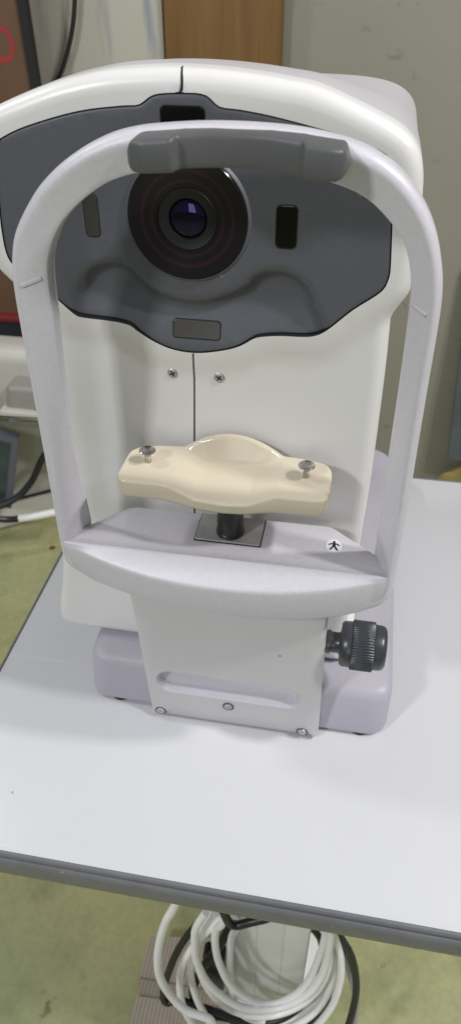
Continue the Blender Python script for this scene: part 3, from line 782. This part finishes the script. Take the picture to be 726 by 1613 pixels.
m = mat('varnished_wood', (.32, .17, .07), .42, bump=.15, bscale=60)
b = m.node_tree.nodes['Principled BSDF']; tc = N(m, 'ShaderNodeTexCoord')
mp_ = N(m, 'ShaderNodeMapping'); mp_.inputs['Scale'].default_value = (18, 18, 1.0); LK(m, tc.outputs['Object'], mp_.inputs['Vector'])
n2 = N(m, 'ShaderNodeTexNoise', Scale=3.0, Detail=8.0, Distortion=.6); LK(m, mp_.outputs[0], n2.inputs['Vector'])
r2 = N(m, 'ShaderNodeValToRGB'); LK(m, n2.outputs['Fac'], r2.inputs['Fac']); e = r2.color_ramp.elements; e[0].position = .25; e[0].color = (.130, .064, .016, 1); e[1].position = .75; e[1].color = (.215, .115, .033, 1)
LK(m, r2.outputs['Color'], b.inputs['Base Color'])
bm = bmesh.new(); slab(bm, rrect(-.3860, WY-.045, -.1420, WY-.001, .004, 3), [(0, FZ), (0, 1.7)], XYZ); tag(obj('wooden_plank', bm, m), 'brown varnished wooden plank standing upright against the wall', 'plank')

bm = bmesh.new(); tube(bm, [(-.52, WY-.06, .90), (-.548, WY-.055, .60), (-.5680, WY-.05, .46), (-.585, WY-.05, .39), (-.612, WY-.05, .33), (-.640, WY-.05, .28), (-.675, WY-.05, .18), (-.70, WY-.05, .02), (-.70, WY-.05, -.3)], .0052, 8, 6)
tag(obj('black_cable', bm, M_cb), 'thin black cable hanging down the off white wall board', 'cable')

# tall brown carton at the left edge, with a red ring printed on it
m = mat('brown_carton', (.125, .066, .036), .7, bump=.2, bscale=80, var=.10, vscale=8)
CB = thing('brown_board', 'large brown cardboard sheet with red ring print and black edge at the left', 'board', (-.85, 1.28, -.205))
bm = bmesh.new(); loft(bm, [[Vector((x, y, z)) for x, y, z in ((-1.15, y0, -.205), (-.640, y0, -.205), (-.6632, y0, .85), (-1.15, y0, .85))] for y0 in (1.270, 1.285)]); obj('cardboard_face', bm, m, CB)
mr_ = mat('red_print', (.30, .03, .025), .6, var=.15, vscale=40)
bm = bmesh.new(); k = 48
oo = [[Vector((-.7010+rr*.85*math.cos(2*PI*i/k), 1.2694, .380+rr*math.sin(2*PI*i/k))) for i in range(k)] for rr in (.0225, .0335)]
loft(bm, oo, cap0=False, cap1=False); obj('red_ring', bm, mr_, CB)
bm = bmesh.new(); loft(bm, [[Vector((x, y, z)) for x, y, z in ((-.6390, y0, -.205), (-.624, y0, -.205), (-.6420, y0, .85), (-.6622, y0, .85))] for y0 in (1.266, 1.287)]); obj('black_edge_strip', bm, M_gap, CB)
RC = thing('equipment_case', 'black case with thin red lid behind the off white floor machine', 'case', (-.9, 1.3, FZ))
bm = bmesh.new(); box(bm, -1.15, 1.252, FZ, -.660, 1.385, -.2195, .006); obj('case_body', bm, mat('black_case_plastic', (.018, .019, .024), .5), RC)
bm = bmesh.new(); box(bm, -1.15, 1.247, -.219, -.656, 1.386, -.2055, .003); obj('lid', bm, mat('red_lid_plastic', (.20, .02, .022), .5), RC)

# second ophthalmic machine standing on the floor at the left
M_m2 = mat('aged_white_plastic', (.52, .51, .45), .4, var=.05, vscale=14)
M_m2m = mat('half_shaded_white_plastic', (.43, .42, .38), .45, var=.04, vscale=12)  # white body toned down, midway between its lit and shaded sides
M_m2g = mat('aged_grey_plastic', (.30, .285, .26), .45, var=.05, vscale=20)
MC = thing('optometry_machine', 'off white eye machine with dark screen on the floor left of the table', 'eye tester', (-.78, 1.02, FZ))
bm = bmesh.new()
pts = round_poly([(-.98, .925), (-.829, 1.0317), (-.7057, 1.1183), (-.56, 1.22), (-.56, 1.24), (-.98, 1.24)], .02, 4)
slab(bm, pts, [(0, FZ+.012), (0, FZ+.06), (.012, FZ+.085), (.03, FZ+.09)], XYZ); obj('machine_base', bm, M_m2, MC)
bm = bmesh.new()
slab(bm, pts, [(.010, FZ+.080), (.010, FZ+.20), (.016, -.40), (.03, -.385)], XYZ); obj('machine_body', bm, M_m2m, MC)
bm = bmesh.new(); slab(bm, rrect(-.90, -.385, -.47, -.183, .045, 8), bevel_levels(-.085, .0, .02, .035, 6), front(1.03)); obj('head_cover', bm, M_m2, MC)
bm = bmesh.new(); slab(bm, round_poly([(-.708, -.335), (-.50, -.335), (-.50, -.245), (-.690, -.245)], .012, 4), bevel_levels(-.01, .045, 0, .012, 4), front(1.02)); obj('head_recess', bm, M_m2g, MC)
bm = bmesh.new(); slab(bm, round_poly([(-.720, -.320), (-.50, -.320), (-.50, -.300), (-.710, -.300)], .006, 4), bevel_levels(-.01, .060, 0, .006, 4), front(1.02)); obj('head_ledge', bm, M_m2, MC)
bm = bmesh.new(); slab(bm, round_poly([(-.722, -.375), (-.50, -.375), (-.50, -.315), (-.728, -.315)], .012, 4), bevel_levels(-.03, .02, 0, .012, 4), front(1.03)); obj('neck', bm, M_m2g, MC)
# slanted screen
scr = [(-.90, .93, -.300), (-.690, .985, -.392), (-.733, .955, -.585), (-.90, .91, -.545)]
def quad_slab(name, q, t, m, parent, sc=1.0, off=0):
    V = [Vector(p) for p in q]; c = sum(V, Vector())/4; V = [c+(p-c)*sc for p in V]
    n = (V[1]-V[0]).cross(V[3]-V[0]).normalized()
    if n.y > 0: n = -n
    bm = bmesh.new(); loft(bm, [[p+n*off-n*t for p in V], [p+n*off for p in V]]); return obj(name, bm, m, parent)
so = quad_slab('screen_bezel', scr, .03, mat('bezel_plastic', (.10, .105, .13), .35), MC)
quad_slab('screen', scr, .004, mat('screen_glass', (.035, .05, .05), .12, spec=.7, var=.5, vscale=12), so, .84, .0015)
bm = bmesh.new(); tube(bm, [(-.50, 1.00, -.36), (-.580, .99, -.385), (-.630, .98, -.43), (-.668, .965, -.50), (-.715, .94, -.545), (-.80, .90, -.57)], .0085, 10, 6)
tag(obj('black_cable', bm, M_cb), 'thick black cable curving across the screen of the floor machine', 'cable')
BC = thing('connector_cable', 'black cable with white connector lying at the foot of the floor machine', 'cable', (-.72, .93, FZ+.1))
bm = bmesh.new(); tube(bm, [(-.90, .86, -.555), (-.80, .91, -.585), (-.765, .93, -.603), (-.735, .945, -.613), (-.700, .955, -.611), (-.66, .965, -.603)], .0085, 10, 6); obj('cable_sheath', bm, M_cb, BC)
bm = bmesh.new(); tube(bm, [(-.715, .952, -.612), (-.68, .96, -.607), (-.60, .98, -.592)], .0105, 12, 4); obj('white_connector', bm, M_cw, BC)

# right: blue grey panel leaning on the wall, yellow sack built as a lump at its foot
bm = bmesh.new()
q = [(.322, WY-.030, -.05), (.60, WY-.030, -.05), (.60, WY-.075, -.60), (.357, WY-.075, -.565)]
loft(bm, [[Vector(p) for p in q], [Vector(p)+Vector((0, .02, 0)) for p in q]])
tag(obj('leaning_board', bm, mat('blue_grey_sheet', (.085, .105, .11), .5, var=.2, vscale=10)), 'dark blue grey board leaning against the wall right of the table', 'board')
rnd = random.Random(3); bm = bmesh.new()
bmesh.ops.create_icosphere(bm, subdivisions=4, radius=1)
for v in bm.verts:
    n = v.co.copy(); k = 1+.10*math.sin(5*n.x+3*n.z)+.07*math.sin(9*n.y+4*n.x)
    v.co = Vector((.46+.105*n.x*k, WY-.06+.04*n.y*k, -.655+.075*n.z*k))  # lump standing for a yellow smear by the wall
tag(obj('yellow_smear', bm, mat('yellow_smear_paint', (.27, .21, .06), .5, var=.25, vscale=20)), 'lump for a yellow sack on the floor under the blue grey board', 'smear')

# torn corrugated card on the floor
m = mat('corrugated_card', (.40, .345, .285), .75)
b = m.node_tree.nodes['Principled BSDF']; tc = N(m, 'ShaderNodeTexCoord')
wv = N(m, 'ShaderNodeTexWave', Scale=55.0, Distortion=1.2); wv.bands_direction = 'X'; LK(m, tc.outputs['Object'], wv.inputs['Vector'])
bp = N(m, 'ShaderNodeBump', Strength=.5, Distance=.0015); rc = N(m, 'ShaderNodeValToRGB'); LK(m, wv.outputs['Fac'], rc.inputs['Fac']); rc.color_ramp.elements[0].color = (.36, .31, .25, 1); rc.color_ramp.elements[1].color = (.43, .375, .305, 1); LK(m, rc.outputs['Color'], b.inputs['Base Color']); LK(m, wv.outputs['Fac'], bp.inputs['Height']); LK(m, bp.outputs['Normal'], b.inputs['Normal'])
bm = bmesh.new()
r0 = [(-.150, .080), (-.05, .100), (-.02, .06), (-.165, .022)]
def card(q, z0, z1, tilt):
    loft(bm, [[Vector((x, y, z0+tilt*(y-q[0][1]))) for x, y in q], [Vector((x, y, z1+tilt*(y-q[0][1]))) for x, y in q]])
card([(-.146, .075), (-.02, .095), (.0, .015), (-.150, .012)], FZ+.045, FZ+.049, .05)
card([(-.150, .012), (.0, .015), (.0, -.010), (-.138, -.012)], FZ+.049, FZ+.053, -.25)
card([(-.142, -.015), (.0, -.010), (.0, -.14), (-.150, -.14)], FZ+.062, FZ+.066, .05)
tag(obj('cardboard_sheet', bm, m), 'folded brown corrugated cardboard on the floor under the cable coil', 'cardboard')

# ------------------------------------------------------------------ light
def area(name, loc, tgt, size, power, col):
    l = bpy.data.lights.new(name, 'AREA'); l.shape = 'RECTANGLE'; l.size, l.size_y = size; l.energy = power; l.color = col
    o = bpy.data.objects.new(name, l); COL.objects.link(o); o.location = loc
    o.rotation_euler = (Vector(tgt)-Vector(loc)).to_track_quat('-Z', 'Y').to_euler(); return o
T = (0, .1, .2)
area('ceiling_lamp', (1.50, -.44, 2.0), T, (.14, .14), 23, (1, .985, .985))
area('ceiling_lamp', (1.50, .02, 2.0), T, (.14, .14), 24, (1, .985, .985))
area('ceiling_lamp', (-1.5, -1.9, 1.9), T, (.30, .26), 31, (.98, .985, 1))
area('ceiling_lamp', (-1.75, .15, 2.0), T, (.2, .2), 12, (.98, .985, 1))
area('front_fill_light', (-.25, -3.2, .75), (0, 0, .45), (.7, 1.3), 8, (.95, .98, 1))  # added behind the camera for front fill and the lens reflection
W = bpy.data.worlds.new('World'); S.world = W; W.use_nodes = True
bg = W.node_tree.nodes['Background']; bg.inputs[0].default_value = (.90, .93, 1, 1); bg.inputs[1].default_value = .215

# ------------------------------------------------------------------ camera
PS, TH = math.radians(10), math.radians(38.5)
r = Vector((math.cos(PS), math.sin(PS), 0)); f = Vector((-math.sin(PS)*math.cos(TH), math.cos(PS)*math.cos(TH), -math.sin(TH))); u = r.cross(f)
cam = bpy.data.cameras.new('camera'); co = bpy.data.objects.new('camera', cam); COL.objects.link(co)
Mx = Matrix((( r.x, u.x, -f.x), (r.y, u.y, -f.y), (r.z, u.z, -f.z))).to_4x4()
co.matrix_world = Matrix.Translation((.067585, -.403325, .578244)) @ Mx
cam.sensor_fit = 'VERTICAL'; cam.sensor_height = 36; cam.lens = 36*1173/1613
cam.clip_start = .01; cam.clip_end = 100
cam.dof.use_dof = True; cam.dof.focus_distance = .52; cam.dof.aperture_fstop = 11
S.camera = co
S.view_settings.view_transform = 'Standard'; S.view_settings.look = 'None'; S.view_settings.exposure = .05; S.view_settings.gamma = 1
